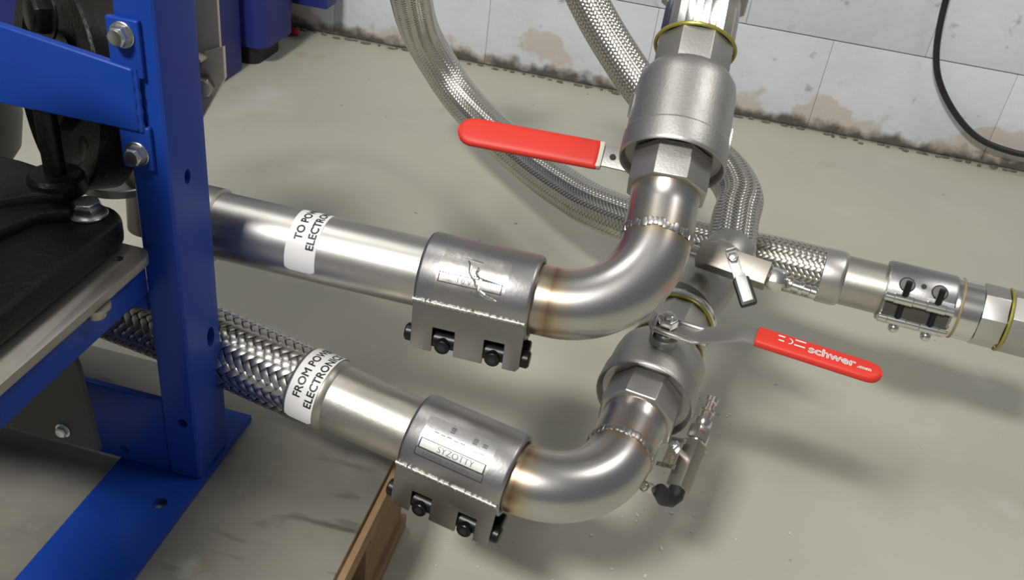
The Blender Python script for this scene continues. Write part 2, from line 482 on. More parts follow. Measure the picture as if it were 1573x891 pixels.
# ------------------------------------------------------------------ setting
fl = MB(); fl.add([(-3, -1.6, 0), (3, -1.6, 0), (3, 2.6, 0), (-3, 2.6, 0)], [(0, 1, 2, 3)])
o = obj('floor', fl, 'floor'); o['kind'] = 'structure'; o['label'] = 'pale grey-olive painted concrete floor with small stains'
wl = MB(); wl.box(-2.6, 2.6, 2.131, 2.26, -0.02, 1.6)
wall = obj('wall_back', wl, 'mortar'); wall['kind'] = 'structure'; wall['label'] = 'painted pale blue-grey concrete block wall at the back'
blk = MB(); blk.box(-0.1947, 0.1947, 0.0, 0.02, 0.0, 0.2062)
bme = mesh_from('block', blk, bevel=0.0012)
bme.materials.append(M['block'])
for row in range(3):
    z0 = 0.006 + row*0.2085
    off = 0.0 if row % 2 == 0 else 0.195
    for c in range(-6, 6):
        b = bpy.data.objects.new('block', bme); COL.objects.link(b); b.parent = wall
        b.location = (0.095 + off + c*0.39, 2.125 + random.uniform(-.0008, .0008), z0)
gr = MB()
rnd = random.Random(3)
for i in range(90):
    x = -1.1 + i*0.0225 + rnd.uniform(-.02, .02)
    gr.ball((x, 2.122 - abs(rnd.gauss(0, .006)), 0.002), rnd.uniform(.003, .012), rnd.uniform(.002, .006), rnd.uniform(.001, .006), None, 6, 4)
g = obj('wall_foot_rubble', gr, 'rubble', wall); g['kind'] = 'stuff'; g['label'] = 'crumbled grey mortar along the foot of the wall'

# pallet with sheet
pal = thing('wooden_pallet', 'wooden pallet on the floor carrying the grey sheet and blue frame', 'pallet', T(-0.70, 0.30, 0))
PX0, PX1, PY0, PY1 = -0.5, 0.512, -0.5, 0.385   # local
for i, x0 in enumerate((-0.5, -0.30, -0.10, 0.12, 0.367)):
    d = MB(); d.box(x0, x0+0.145, PY0, PY1, 0.124, 0.144); obj('deck_board', d, 'wood', pal, bevel=0.0015)
for y0 in (-0.5, -0.10, 0.265):
    d = MB(); d.box(PX0, PX1-0.004, y0, y0+0.118, 0.102, 0.124); obj('cross_board', d, 'wood', pal, bevel=0.0015)
for x0 in (-0.5, 0.407):
    for y0 in (-0.5, -0.10, 0.27):
        d = MB(); d.box(x0, x0+0.095, y0, y0+0.11, 0.020, 0.102); obj('spacer_block', d, 'wood', pal, bevel=0.002)
    d = MB(); d.box(x0, x0+0.10, PY0, PY1, 0.0005, 0.020); obj('skid_board', d, 'wood', pal, bevel=0.0015)
sh = MB(); sh.box(-1.20, -0.1955, -0.19, 0.683, 0.1442, 0.150)
tag(obj('steel_sheet', sh, 'sheet', bevel=0.0008), 'stained grey metal sheet lying on the wooden pallet', 'sheet')

# pale flecks on the floor by the pallet
fk = MB(); rnd = random.Random(11)
for (cx_, cy_, sx, sy, n) in ((-0.15, 0.675, 0.05, 0.03, 16), (0.0, 0.76, 0.05, 0.03, 10), (0.085, 0.80, 0.06, 0.04, 14), (0.13, 0.99, 0.02, 0.04, 14)):
    for i in range(n):
        mm = T(cx_ + rnd.gauss(0, sx), cy_ + rnd.gauss(0, sy), 0.0007) @ RZ(rnd.uniform(0, 6))
        q = rnd.uniform(.0007, .0022); fk.ball((0, 0, 0), q*1.8, q, 0.0006, mm, 5, 3)
o = obj('floor_debris', fk, 'fleck', kind='stuff'); tag(o, 'pale crumbs scattered on the floor below the lower elbow', 'debris')

# ------------------------------------------------------------------ blue frame
FR = thing('machine_frame', 'blue painted steel machine frame standing on the grey sheet', 'frame', T(-0.364, 0.565, 0.150))
# local origin at the column's foot; column spans x +-.015, y +-.026
col = MB(); col.box(-0.0155, 0.0155, -0.027, 0.027, 0.008, 0.85)
c = obj('column', col, 'blue', FR, bevel=0.0045, segs=3)
def slot(cx_, cy_, cz, ry, rz, tilt, deep):
    mm = T(cx_, cy_, cz) @ RY(PI/2) @ RZ(tilt)
    mb = MB(); n = 20
    mb.prism([(rz*math.cos(2*PI*i/n), ry*math.sin(2*PI*i/n)) for i in range(n)], -deep, deep, mm); return mb
hl = MB()
for (y_, z_, ry, rz) in ((-0.004, 0.308, 0.0042, 0.0062), (0.010, 0.147, 0.0060, 0.0100)):
    q = slot(0.0155, y_, z_, ry, rz, 0.0, 0.010); hl.add(q.v, q.f)
hl.cyl(0.0045, -0.012, 0.012, 20, T(0.004, -0.027, 0.075) @ RX(PI/2))
cut(c, hl)
# flat foot running towards the viewer, with a bored hole
ft = MB(); ft.box(-0.066, 0.0175, -0.30, 0.070, 0.0, 0.008)
f_ = obj('foot_plate', ft, 'blue', FR, bevel=0.0012)
hh = MB(); hh.cyl(0.0060, -0.01, 0.02, 24, T(-0.0035, -0.062, 0)); cut(f_, hh)
# low cross beam to the left
lb = MB(); lb.box(-0.36, -0.0155, -0.025, -0.018, 0.008, 0.092)
l_ = obj('low_beam', lb, 'blue', FR, bevel=0.0016, segs=3)
hh = MB(); hh.cyl(0.0045, -0.02, 0.01, 20, T(-0.060, -0.024, 0.020) @ RX(PI/2)); cut(l_, hh)
# rail under the alloy plate, running towards the viewer
rl = MB(); rl.box(-0.048, -0.0135, -0.235, -0.026, 0.208, 0.2465)
obj('side_rail', rl, 'blue', FR, bevel=0.003, segs=3)
gs = MB(); gs.prism([(-0.024, 0.208), (-0.040, 0.208), (-0.034, 0.204), (-0.029, 0.199), (-0.026, 0.190), (-0.024, 0.190)], -0.046, -0.016, Matrix(((0,0,1,0),(1,0,0,0),(0,1,0,0),(0,0,0,1))))
obj('rail_gusset', gs, 'blue', FR)
# deep upper beam in front of the column
ub = MB(); ub.prism([(-0.40, 0.425), (-0.40, 0.340), (-0.115, 0.3515), (-0.001, 0.353), (-0.001, 0.399), (-0.100, 0.4115)], -0.034, -0.027,
                    Matrix(((1,0,0,0),(0,0,1,0),(0,1,0,0),(0,0,0,1))))
obj('upper_beam', ub, 'blue', FR, bevel=0.0022, segs=3)
for (nm, z0, z1, zb, xb) in (('mounting_tab', 0.392, 0.4325, 0.4215, -0.0065), ('mounting_tab', 0.322, 0.356, 0.3345, -0.0055)):
    tb = MB(); tb.box(-0.0185, 0.0055, -0.0315, -0.0265, z0, z1)
    to = obj(nm, tb, 'blue', FR, bevel=0.0018, segs=3)
    bolt_parts(to, T(xb, -0.0325, zb) @ RX(PI/2), 0.0072, 0.0075)
# column weld bead along the beam
wb = MB(); wb.tube([V((0.0, -0.031, 0.353+0.046*i/12)) for i in range(13)], [0.0022+0.0005*math.sin(i*2.1) for i in range(13)], 8)
obj('weld_bead', wb, 'blue', FR)
# dark slotted bracket below the rail
db = MB(); db.prism([(-0.20, 0.060), (-0.052, 0.0595), (-0.058, 0.150), (-0.075, 0.215), (-0.20, 0.215)], -0.068, -0.063,
                    Matrix(((1,0,0,0),(0,0,1,0),(0,1,0,0),(0,0,0,1))))
d_ = obj('slotted_bracket', db, 'darksteel', FR, label='dark bare steel bracket with slots and a bolt')
hh = MB()
for x_ in (-0.123, -0.103, -0.061):
    hh.prism([(x_+0.0028*math.cos(2*PI*i/16), 0.078+0.0065*math.sin(2*PI*i/16)) for i in range(16)], -0.08, -0.05, Matrix(((1,0,0,0),(0,0,1,0),(0,1,0,0),(0,0,0,1))))
cut(d_, hh)
bolt_parts(d_, T(-0.083, -0.0690, 0.074) @ RX(PI/2), 0.0055, 0.004)
bolt_parts(d_, T(-0.103, -0.0690, 0.148) @ RX(PI/2), 0.0060, 0.010, material='darksteel')

# stainless sheet and small clip behind the column
SP = thing('stainless_panel', 'bare stainless panel with bolted clip behind the blue column', 'panel', T(-0.36, 0.62, 0.46))
XZ = Matrix(((1,0,0,0),(0,0,1,0),(0,1,0,0),(0,0,0,1)))
pn = MB(); pn.prism([(-0.080, 0.35), (0.0115, 0.35), (0.0115, 0.055), (0.008, 0.045), (-0.012, 0.012), (-0.04, 0.005), (-0.060, 0.09)], 0.0, 0.003, XZ)
obj('sheet_panel', pn, 'panel', SP)
cl = MB(); cl.prism([(0.001, 0.076), (0.0165, 0.083), (0.0165, 0.058), (-0.010, 0.012), (-0.014, 0.030), (-0.004, 0.060)], -0.0045, -0.0005, XZ)
cl.box(-0.006, 0.003, -0.014, -0.0005, 0.071, 0.0735)
cp = obj('clip', cl, 'panel', SP, bevel=0.0006)
bolt_parts(cp, T(-0.0005, -0.006, 0.050) @ RZ(R(20)) @ RX(PI/2), 0.0085, 0.0085, material='plate')

# alloy mounting plate on the rail
AP = thing('mounting_plate', 'bare metal plate with rounded corner on the blue rail', 'plate', T(-0.376, 0.53, 0.397))
pl = MB(); cr = 0.012
poly = [(-0.30, -0.20), (0.0115, -0.20)] + [(0.0115-cr+cr*math.cos(t), 0.003-cr+cr*math.sin(t)) for t in np.linspace(0, PI/2, 8)] + [(-0.30, 0.003)]
pl.prism(poly, 0.0, 0.0075)
p_ = obj('plate_body', pl, 'plate', AP, bevel=0.0007)
hh = MB(); hh.cyl(0.0040, -0.01, 0.02, 20, T(-0.006, -0.018, 0)); cut(p_, hh)
nb = MB(); nb.lathe([(-0.011, 0.0065), (-0.010, 0.0072), (-0.003, 0.0072), (-0.003, 0.011), (-0.0005, 0.011)], 24, T(0.0050, -0.065, 0))
obj('plate_bolt', nb, 'plate', AP)

# ------------------------------------------------------------------ black pump on the plate
PU = thing('pump', 'black cast pump bolted to the bare metal plate', 'pump', T(-0.44, 0.47, 0.4046))
fo = MB()
poly = [(-0.30, -0.135), (0.054, -0.135), (0.054, 0.046)] + [(0.027+0.027*math.cos(t), 0.050+0.027*math.sin(t)) for t in np.linspace(0, PI/2, 8)] + [(-0.05, 0.077), (-0.30, 0.077)]
fo.prism(poly, 0.0, 0.0225)
obj('pump_foot', fo, 'black', PU, bevel=0.007, segs=4)
rb = MB(); rb.prism([(-0.30, -0.133), (-0.004, -0.133), (-0.004, -0.10), (-0.004, 0.000), (0.004, 0.030), (0.022, 0.044), (0.014, 0.072), (-0.05, 0.080), (-0.30, 0.080)], 0.010, 0.031)
obj('pump_casing', rb, 'black', PU, bevel=0.006, segs=4)
rb2 = MB(); rb2.prism([(-0.30, -0.130), (-0.040, -0.130), (-0.030, 0.020), (-0.010, 0.040), (0.012, 0.055), (0.008, 0.080), (-0.05, 0.088), (-0.30, 0.088)], 0.020, 0.038)
obj('pump_casing', rb2, 'black', PU, bevel=0.006, segs=4)
bs = MB(); bs.lathe([(0.030, 0.0215), (0.041, 0.0205), (0.044, 0.018), (0.0445, 0.010)], 40, T(-0.006, 0.070, 0))
obj('post_boss', bs, 'black', PU)
po = MB(); po.cyl(0.0078, 0.042, 0.150, 28, T(-0.006, 0.070, 0), 0.001)
obj('post', po, 'black', PU)
bolt_parts(PU, T(0.027, 0.057, 0.0242) @ RZ(0.3), 0.0112, 0.0095, flange=True)
# big flange disc standing behind, with two hex screws
dax = V((-0.55, -0.82, 0.12)).normalized()
dm = frame((-0.040, 0.128, 0.090), dax)
dc = MB(); dc.lathe([(-0.03, 0.088), (-0.002, 0.088), (0.0, 0.086), (0.0, 0.070), (-0.004, 0.066), (-0.004, 0.040), (0.006, 0.036), (0.006, 0.001)], 72)
d_ = obj('flange_disc', dc, 'black', PU, dm)
for (bx, bz) in ((-0.025, 0.150), (0.004, 0.048)):
    hb = bolt_parts(PU, frame((bx, 0.112, bz), dax), 0.0150, 0.012, material='blackbolt', name='flange_screw')
ho = MB(); ho.cyl(0.095, 0.0, 0.42, 48, T(-0.21, 0.04, 0.03), 0.01)
obj('pump_housing', ho, 'black', PU)
ve = MB(); ve.lathe([(0.0, 0.030), (0.020, 0.044), (0.050, 0.050), (0.085, 0.050)], 48, T(-0.176, 0.170, -0.035))
obj('vessel', ve, 'vessel', PU, label='grey painted vessel shoulder')
mo = MB(); mo.lathe([(-0.16, 0.040), (-0.155, 0.050), (0.145, 0.050), (0.150, 0.042)], 40, T(0.005, -0.240, 0.255) @ RX(-PI/2))  # added drum out of view, sized and placed to shade the column front
mt_ = obj('shade_drum', mo, 'black', PU)
for i in range(18):
    a = 2*PI*i/18
    fn = MB(); fn.box(0.049, 0.055, -0.0012, 0.0012, -0.14, 0.13, T(0.005, -0.240, 0.255) @ RX(-PI/2) @ RZ(a)); obj('shade_drum_fin', fn, 'black', mt_)
mb_ = MB(); mb_.box(-0.040, 0.030, -0.125, -0.095, 0.020, 0.215); obj('shade_drum_foot', mb_, 'black', PU, bevel=0.004)  # stand for the added shading drum

# upright pipe end and round flange behind the pump
UP = thing('upright_pipe', 'short upright grey pipe on a round flange behind the pump', 'pipe', T(-0.445, 0.655, 0.372))
up = MB(); up.lathe([(-0.03, 0.0235), (0.08, 0.0165), (0.15, 0.0165)], 36); obj('pipe_body', up, 'plate', UP)
fd = MB(); fd.cyl(0.042, 0.010, 0.018, 48, T(-0.032, 0.004, 0), 0.001); obj('flange', fd, 'plate', UP)

# ------------------------------------------------------------------ pipes
PR = 0.03015
AX1 = frame_zy((-0.378, 0.648, 0.363), (1, 0, 0), (0, 0, 1))       # upper pipe
d1 = V((math.cos(R(-9)), math.sin(R(-9)), -0.065)).normalized()
d2 = V((math.sin(R(9))*math.cos(R(6)), math.cos(R(9))*math.cos(R(6)), math.sin(R(6)))).normalized()
aup = V((-0.025, 0.805, 0.593)).normalized()
n1 = V((0, 0.593, -0.805))        # the upper stem points down and away
S1 = V((-0.070, 0.648, 0.363)); S2 = V((-0.072, 0.569, 0.234)) + d1*0.010

def sticker(parent, zc, wd, a0, a1, rr, lines, sizes):
    st = MB(); st.patch(rr, zc-wd/2, zc+wd/2, a0, a1, 36, 0.00035, 0.004, 2)
    so = obj('sticker', st, 'white', parent, label='white sticker with black capital lettering')
    for (s, z_, size, astart) in lines:
        tm = text_mb(s, size, lambda x, y, z_=z_, astart=astart: (-(rr+0.0006)*math.cos(astart+x/rr), (rr+0.0006)*math.sin(astart+x/rr), z_-y), bold=size*0.024)
        obj('lettering', tm, 'ink', so)

P1 = thing('upper_pipe', 'straight upper steel pipe with a white sticker, leaving behind the blue column', 'pipe', AX1)
pb = MB(); pb.lathe([(0.0, PR), (0.235, PR)], 72); obj('pipe_body', pb, 'pipe', P1)
pc = MB(); pc.lathe([(-0.035, 0.033), (0.003, 0.033), (0.005, 0.031)], 64); obj('end_collar', pc, 'tube', P1)
sticker(P1, 0.0925, 0.0275, R(-16), R(165), PR, [('TO POWER', 0.0915, 0.0098, R(40)), ('ELECTRONICS', 0.1035, 0.0098, R(26))], None)

def elbow(name, label, S, d, a, seed, EB, nip=0.048):
    """butt-welded bend from S (direction d) round to direction a, with a straight nipple"""
    mw = frame_zy(S, d, a if abs(d.dot(a)) < 0.9 else (0, 0, 1))
    inv = mw.inverted()
    t = thing(name, label, 'pipe elbow', mw)
    cen = S + a*EB
    pts = [S - d*0.030, S - d*0.020, S - d*0.010, S - d*0.002]
    tint = [0.0, 0.05, 0.25, 0.45]
    for i in range(25):
        q = PI/2*i/24; pts.append(cen - a*(EB*math.cos(q)) + d*(EB*math.sin(q)))
        tint.append(max(0, 0.60-i*0.17) if i < 12 else max(0, 0.40-(24-i)*0.18))
    bend = MB(); bend.tube([inv @ p for p in pts], PR, 64, None, tint)
    obj('bend', bend, 'elbow', t, sharp=60)
    e = cen + d*EB
    ang = math.acos(max(-1, min(1, d.dot(a))))
    nm = inv @ frame(e, a, d)
    nmb = MB(); nmb.lathe([(0.0, PR), (0.006, PR), (0.014, PR), (0.030, PR), (nip-0.006, PR), (nip-0.005, PR*1.02), (nip+0.004, PR*1.02)], 64, None, [0.5, 0.35, 0.12, 0.02, 0, 0.2, 0.2])
    no = obj('nipple', nmb, 'elbow', t, nm, sharp=60)
    w_ = weld_ring(PR-0.0004, 0.004, t, 40, seed, 0.0040, 'coupling'); w_.matrix_local = nm
    w2 = weld_ring(PR+0.0004, -0.0295, t, 40, seed+5, 0.0036, 'coupling')
    return e

E1 = elbow('upper_elbow', 'upper bent steel elbow rising from the upper coupling to its valve', S1, V((1, 0, 0)), aup, 21, 0.076)
E2 = elbow('lower_elbow', 'lower bent steel elbow leading from the lower coupling to its valve', S2, d1, (d2 - d1*d2.dot(d1)).normalized(), 22, 0.067)

def coupling(name, label, mw, L, style):
    t = thing(name, label, 'coupling', mw)
    rc = 0.0375
    sh = MB(); sh.lathe([(0.003, 0.0305), (0.0008, 0.0325), (0.0, 0.0345), (0.0010, 0.0365), (0.0035, rc), (L-0.0035, rc), (L-0.0010, 0.0365), (L, 0.0345), (L-0.0008, 0.0325), (L-0.003, 0.0305)], 96, cap=False)
    obj('casing', sh, 'coupling', t, sharp=50)
    for z_ in (0.002, L-0.002):
        lip = MB(); lip.ring(0.0318, 0.0016, z_, 56, 8); obj('seal_lip', lip, 'rubber', t)
    # tangent lug with two notches open below; z runs along the pipe, y up, -x to the viewer
    zy = Matrix(((0,0,1,0),(0,1,0,0),(1,0,0,0),(0,0,0,1)))
    n0, n1, n2, n3 = L*0.20, L*0.40, L*0.66, L*0.84
    top, bot, hi = -0.003, -0.052, -0.026
    lug = MB(); lug.prism([(0.001, top), (0.001, bot+0.004), (0.004, bot), (n0, bot), (n0, hi), (n1, hi), (n1, bot), (n2, bot), (n2, hi), (n3, hi), (n3, bot), (L-0.004, bot), (L-0.001, bot+0.004), (L-0.001, top)], -rc-0.0012, -rc+0.0016, zy)
    obj('front_lug', lug, 'lug', t, bevel=0.0006)
    lb = MB(); lb.box(-0.010, -0.007, bot+0.004, -0.030, 0.001, L-0.001); obj('rear_lug', lb, 'lug', t)
    sb = MB(); rnd = random.Random(5); nn = 60
    sb.tube([V((-rc-0.0004, top+0.0008+0.0003*math.sin(q*1.9)+rnd.uniform(-.0002, .0002), 0.0008+(L-0.0016)*q/nn)) for q in range(nn+1)], [0.0019+0.00045*math.sin(q*2.7)+rnd.uniform(-.0003, .0004) for q in range(nn+1)], 10)
    obj('weld_bead', sb, 'tube', t, sharp=80)
    for y_, x_ in ((bot+0.009, -rc+0.008), ):
        br = MB(); br.cyl(0.0078, -0.006, L+0.006, 28, T(x_, y_, 0), 0.0015); obj('clamp_bar', br, 'blackbolt', t)
    br = MB(); br.cyl(0.0070, -0.003, L+0.003, 24, T(-0.0135, bot+0.009, 0), 0.0012); obj('clamp_bar', br, 'blackbolt', t)
    for z_ in ((n0+n1)/2, (n2+n3)/2):
        sc_ = MB(); bm_ = T(-rc-0.0035, bot+0.008, z_) @ RY(PI/2)
        sc_.lathe([(0.0, 0.0030), (-0.0005, 0.0032), (0.003, 0.0032), (0.003, 0.0035)][:1] + [(0.0, 0.0062), (0.0008, 0.0068), (0.010, 0.0068), (0.011, 0.0045), (0.034, 0.0045)], 24, bm_)
        so = obj('clamp_screw', sc_, 'blackbolt', t, sharp=35)
        hx = MB(); hx.lathe([(-0.0004, 0.0037), (0.0004, 0.0037)], 6, bm_); obj('hex_socket', hx, 'ink', so)
    return t, rc

C1, rc = coupling('pipe_coupling', 'grey bolted pipe coupling with crumpled foil label on the upper pipe', AX1 @ T(0, 0, 0.1965), 0.0985, 1)
LO = frame_zy(S2, d1, (0, 0, 1))
C2, rc = coupling('pipe_coupling', 'grey bolted pipe coupling with neat printed label on the lower pipe', LO @ T(0, 0, -0.1005), 0.0960, 2)

def cylfn(r, z0, a0, upside=False):
    if upside: return lambda x, y: (-r*math.cos(a0-y/r), r*math.sin(a0-y/r), z0-x)
    return lambda x, y: (-r*math.cos(a0+y/r), r*math.sin(a0+y/r), z0+x)
def frame_strip(mb, r, z0, z1, a0, a1, wln=0.0007):
    da = wln/r
    mb.patch(r, z0, z1, a0, a0+da, 2); mb.patch(r, z0, z1, a1-da, a1, 2)
    mb.patch(r, z0, z0+wln, a0, a1, 8); mb.patch(r, z1-wln, z1, a0, a1, 8)
# upper coupling label: torn and wrinkled foil
lb = MB(); lb.patch(rc+0.0001, 0.017, 0.076, R(14), R(74), 18, 0.0003, 0.003, 8)
rnd = random.Random(9)
L1 = obj('foil_label', lb, 'foil', C1, label='wrinkled silver foil label')
fm = MB(); frame_strip(fm, rc+0.0006, 0.019, 0.073, R(28), R(41)); obj('label_frame', fm, 'ink', L1)
wk = MB()
for (z0, a0, z1, a1, rr) in ((0.040, 62, 0.050, 34, .0022), (0.050, 34, 0.062, 20, .0026), (0.047, 44, 0.070, 40, .0012), (0.036, 66, 0.052, 63, .0014), (0.052, 40, 0.049, 56, .0018), (0.057, 24, 0.070, 19, .0016)):
    pts = []
    for i in range(9):
        q = i/8; a = R(a0+(a1-a0)*q); z_ = z0+(z1-z0)*q + 0.0010*math.sin(q*9)
        pts.append(V((-(rc+.0003)*math.cos(a), (rc+.0003)*math.sin(a), z_)))
    wk.tube(pts, [rr*(0.25+math.sin(PI*(0.08+0.84*i/8))) *0.62 for i in range(9)], 8)
obj('foil_crease', wk, 'foil', L1)
obj('label_print', text_mb('I 0 V', 0.0065, cylfn(rc+0.0008, 0.035, R(31))), 'foildark', L1)
obj('label_print', text_mb('NE-78', 0.0065, cylfn(rc+0.0008, 0.048, R(19))), 'foildark', L1)
# lower coupling label: printed plate
lb = MB(); lb.patch(rc+0.0001, 0.014, 0.078, R(21), R(76), 20, 0.0003, 0.002, 8)
L2 = obj('printed_label', lb, 'coupling', C2, label='grey printed label with a pale name strip')
st = MB(); st.patch(rc+0.0005, 0.0165, 0.0745, R(33), R(44), 8); obj('name_strip', st, 'silverstrip', L2)
fm = MB(); frame_strip(fm, rc+0.0009, 0.0155, 0.0755, R(32), R(45)); frame_strip(fm, rc+0.0006, 0.0140, 0.0765, R(21), R(32), 0.0004); obj('label_frame', fm, 'ink', L2)
obj('label_print', text_mb('SYZOTTY', 0.0078, cylfn(rc+0.0010, 0.032, R(34.5))), 'foildark', L2)
for (s, z_, a_, sz) in (('LONGE  ATX4891', 0.021, 23, .0055),):
    obj('label_print', text_mb(s, sz, cylfn(rc+0.0007, z_, R(a_))), 'foildark', L2)
db = MB()
for z_, a_ in ((0.036, 64), (0.036, 67), (0.036, 70), (0.057, 62), (0.057, 65), (0.057, 68), (0.066, 63), (0.066, 66), (0.024, 56), (0.030, 55.5), (0.0355, 56), (0.042, 55), (0.048, 55.5), (0.060, 53), (0.066, 53.5), (0.033, 52), (0.039, 51.5), (0.045, 52)):
    db.patch(rc+0.0007, z_, z_+0.004, R(a_), R(a_+1.6), 2)
obj('label_dashes', db, 'foildark', L2)

# lower pipe: braided hose with ferrule, tube and sticker
LP = thing('braided_hose', 'thick braided metal hose with a white sticker leaving behind the blue column', 'hose', LO)
h0, h1 = V((0, -0.006, -0.52)), V((0, 0, -0.238))
braid([(0.0, -0.010, -0.46), (0.0, -0.006, -0.42), (0, -0.001, -0.34), (0, 0, -0.210)], 0.0325, 20, LP, amp=0.0012, spc=6, alpha=48, width_k=0.86)
fe = MB(); fe.lathe([(-0.216, 0.0338), (-0.215, 0.0345), (-0.187, 0.0345), (-0.183, 0.0335), (-0.180, 0.0312)], 72); obj('ferrule', fe, 'tube', LP, sharp=40)
tb = MB(); tb.lathe([(-0.182, 0.0311), (-0.170, 0.0309), (-0.166, 0.0304), (-0.150, 0.0304), (-0.149, PR), (-0.045, PR)], 72); obj('tube_end', tb, 'tube', LP)
fe2 = MB(); fe2.lathe([(-0.56, 0.0305), (-0.503, 0.0305), (-0.500, 0.0345), (-0.455, 0.0345), (-0.454, 0.034)], 64, T(0, -0.0105, 0)); obj('ferrule', fe2, 'darksteel', LP, label='dark far ferrule behind the column')
sticker(LP, -0.1995, 0.0270, R(-16), R(150), 0.0347, [('FROM POWER', -0.2005, 0.0102, R(24)), ('ELECTRONICS', -0.1880, 0.0102, R(14))], None)

# ------------------------------------------------------------------ ball valves
def ball_valve(name, label, e, z, y, short, grip_w, bend_up, print_text, grip_x0, grip_x1, stem_t=0.122):
    mw = frame_zy(e, z, y)
    t = thing(name, label, 'valve', mw)
    k = -0.025 if short else 0.0
    hx = MB(); hexcap(hx, 0.0372, 0.047, 0.082, 8); obj('octagon_end', hx, 'cast', t, bevel=0.0006)
    bd = MB(); bd.lathe([(0.083, 0.030), (0.083, 0.0430), (0.0785, 0.0448), (0.0760, 0.0456), (0.0752, 0.0464), (0.0762, 0.0474), (0.0790, 0.0478), (0.0975, 0.0476), (0.0985, 0.0464), (0.1000, 0.0462), (0.150+k, 0.0458), (0.160+k, 0.0445), (0.167+k, 0.0405), (0.170+k, 0.034)], 96)
    obj('valve_body', bd, 'cast', t, sharp=45)
    h2 = MB(); hexcap(h2, 0.0372, 0.166+k, (0.203 if not short else 0.153), 8); obj('octagon_end', h2, 'cast', t, bevel=0.0006)
    # stem
    st = stem_t + k*0.3
    sm = T(0, 0, st) @ RX(-PI/2)       # its z is +y of the valve
    bo = MB(); bo.lathe([(0.036, 0.0135), (0.053, 0.0135), (0.054, 0.0125)], 36, sm); obj('stem_boss', bo, 'cast', t)
    ns = MB(); ns.lathe([(0.054, 0.0095), (0.058, 0.0095), (0.0585, 0.0065), (0.066, 0.0065)], 28, sm)
    nt = obj('stem', ns, 'chrome', t)
    nu = MB(); nu.lathe([(0.0665, 0.0100), (0.0735, 0.0100), (0.0748, 0.0088)], 6, sm); nu.cyl(0.0054, 0.0745, 0.0790, 20, sm, 0.0008); obj('stem_nut', nu, 'chrome', t, bevel=0.0004)
    # lever plate: profile in (x, y), width along z
    yb = 0.0635
    prof = [(0.016, yb+0.006), (0.012, yb), (-0.028, yb), (grip_x0+0.020, yb+bend_up*0.75), (grip_x0+0.008, yb+bend_up), (grip_x0-0.02, yb+bend_up)]
    hw = [0.009, 0.012, 0.0125, 0.0115, 0.0110, 0.0110]
    lv = MB(); vs = []
    for (x, yy), h_ in zip(prof, hw):
        for dy in (-0.00125, 0.00125):
            for dz in (-h_, h_): vs.append((x, yy+dy, st+dz))
    fs = [(0, 1, 3, 2)]
    for i in range(len(prof)-1):
        b = i*4; fs += [(b, b+4, b+5, b+1), (b+2, b+3, b+7, b+6), (b, b+2, b+6, b+4), (b+1, b+5, b+7, b+3)]
    b = (len(prof)-1)*4; fs.append((b, b+2, b+3, b+1))
    lv.add(vs, fs); lo = obj('lever', lv, 'cast', t, bevel=0.0004)
    # locking slide and stop prongs beside the stem
    lk = MB()
    for dz in (-0.0105, 0.0105):
        lk.box(-0.040, 0.010, yb+0.0013, yb+0.0042, st+dz-0.0012, st+dz+0.0012)
    lk.box(0.009, 0.0115, yb-0.010, yb+0.0042, st-0.0115, st+0.0115)
    obj('locking_slide', lk, 'chrome', t, bevel=0.0004)
    # grip: rounded flat sleeve, thicker than the lever, with a rounded free end
    g = MB(); n = 24; secs = []
    gl = grip_x1 - grip_x0
    us = [0.0, 0.006, 0.03, 0.3, 0.6, 0.82, 0.90, 0.94, 0.97, 0.99, 1.0]
    for uu in us:
        d = (1-uu)*abs(gl); hwid = grip_w/2
        if d < hwid: wv = math.sqrt(max(0.0, hwid**2-(hwid-d)**2))
        else: wv = hwid
        wv = max(wv, 0.003 if uu == 1.0 else wv); th = 0.0050 if uu < 0.99 else 0.0036
        if uu == 0.0: wv *= 0.95; th *= 0.85
        secs.append((grip_x0+gl*uu, wv, th))
    vs = []
    for (x, wv, th) in secs:
        for i in range(n):
            a = 2*PI*i/n
            sx = math.copysign(abs(math.cos(a))**0.55, math.cos(a)); sy = math.copysign(abs(math.sin(a))**0.75, math.sin(a))
            vs.append((x, yb+bend_up+th*sy, st+wv*sx))
    fs = []
    for q in range(len(secs)-1):
        for i in range(n):
            j = (i+1) % n; fs.append((q*n+i, q*n+j, (q+1)*n+j, (q+1)*n+i))
    fs.append(tuple(range(n))); fs.append(tuple(reversed(range((len(secs)-1)*n, len(secs)*n))))
    g.add(vs, fs); go = obj('grip', g, 'red', t, sharp=50, label='red vinyl lever grip')
    return t, st, yb+bend_up, go, mw

V1, st1, gy1, go1, mw1 = ball_valve('ball_valve', 'upper steel ball valve with its red lever pointing left', E1, aup, n1, False, 0.031, 0.0, None, -0.070, -0.212, 0.108)
# the lever of the upper valve is seen from its underside: cream collar and a hole in the bare tongue
cc = MB(); cc.box(-0.0715, -0.0655, gy1-0.0044, gy1+0.0044, st1-0.0142, st1+0.0142); obj('grip_collar', cc, 'cream', V1, bevel=0.002)
hh = MB(); hh.cyl(0.0032, 0.0, 0.0006, 20, T(-0.056, gy1-0.0017, st1) @ RX(PI/2)); obj('lever_hole', hh, 'ink', V1)
for sx, t0, t1 in ((-1, 0.112, 0.137), (1, 0.104, 0.128)):
    nb_ = MB(); nb_.box(-0.0012, 0.0012, -0.0485, -0.0440, t0, t1, RZ(R(-80 if sx < 0 else 97))); obj('cast_rib', nb_, 'chrome', V1, bevel=0.0004)
V2, st2, gy2, go2, mw2 = ball_valve('ball_valve', 'lower steel ball valve with its red printed lever pointing right', E2, d2, V((0, 0, 1)), True, 0.0240, 0.022, 'schwer.com', -0.080, -0.190)
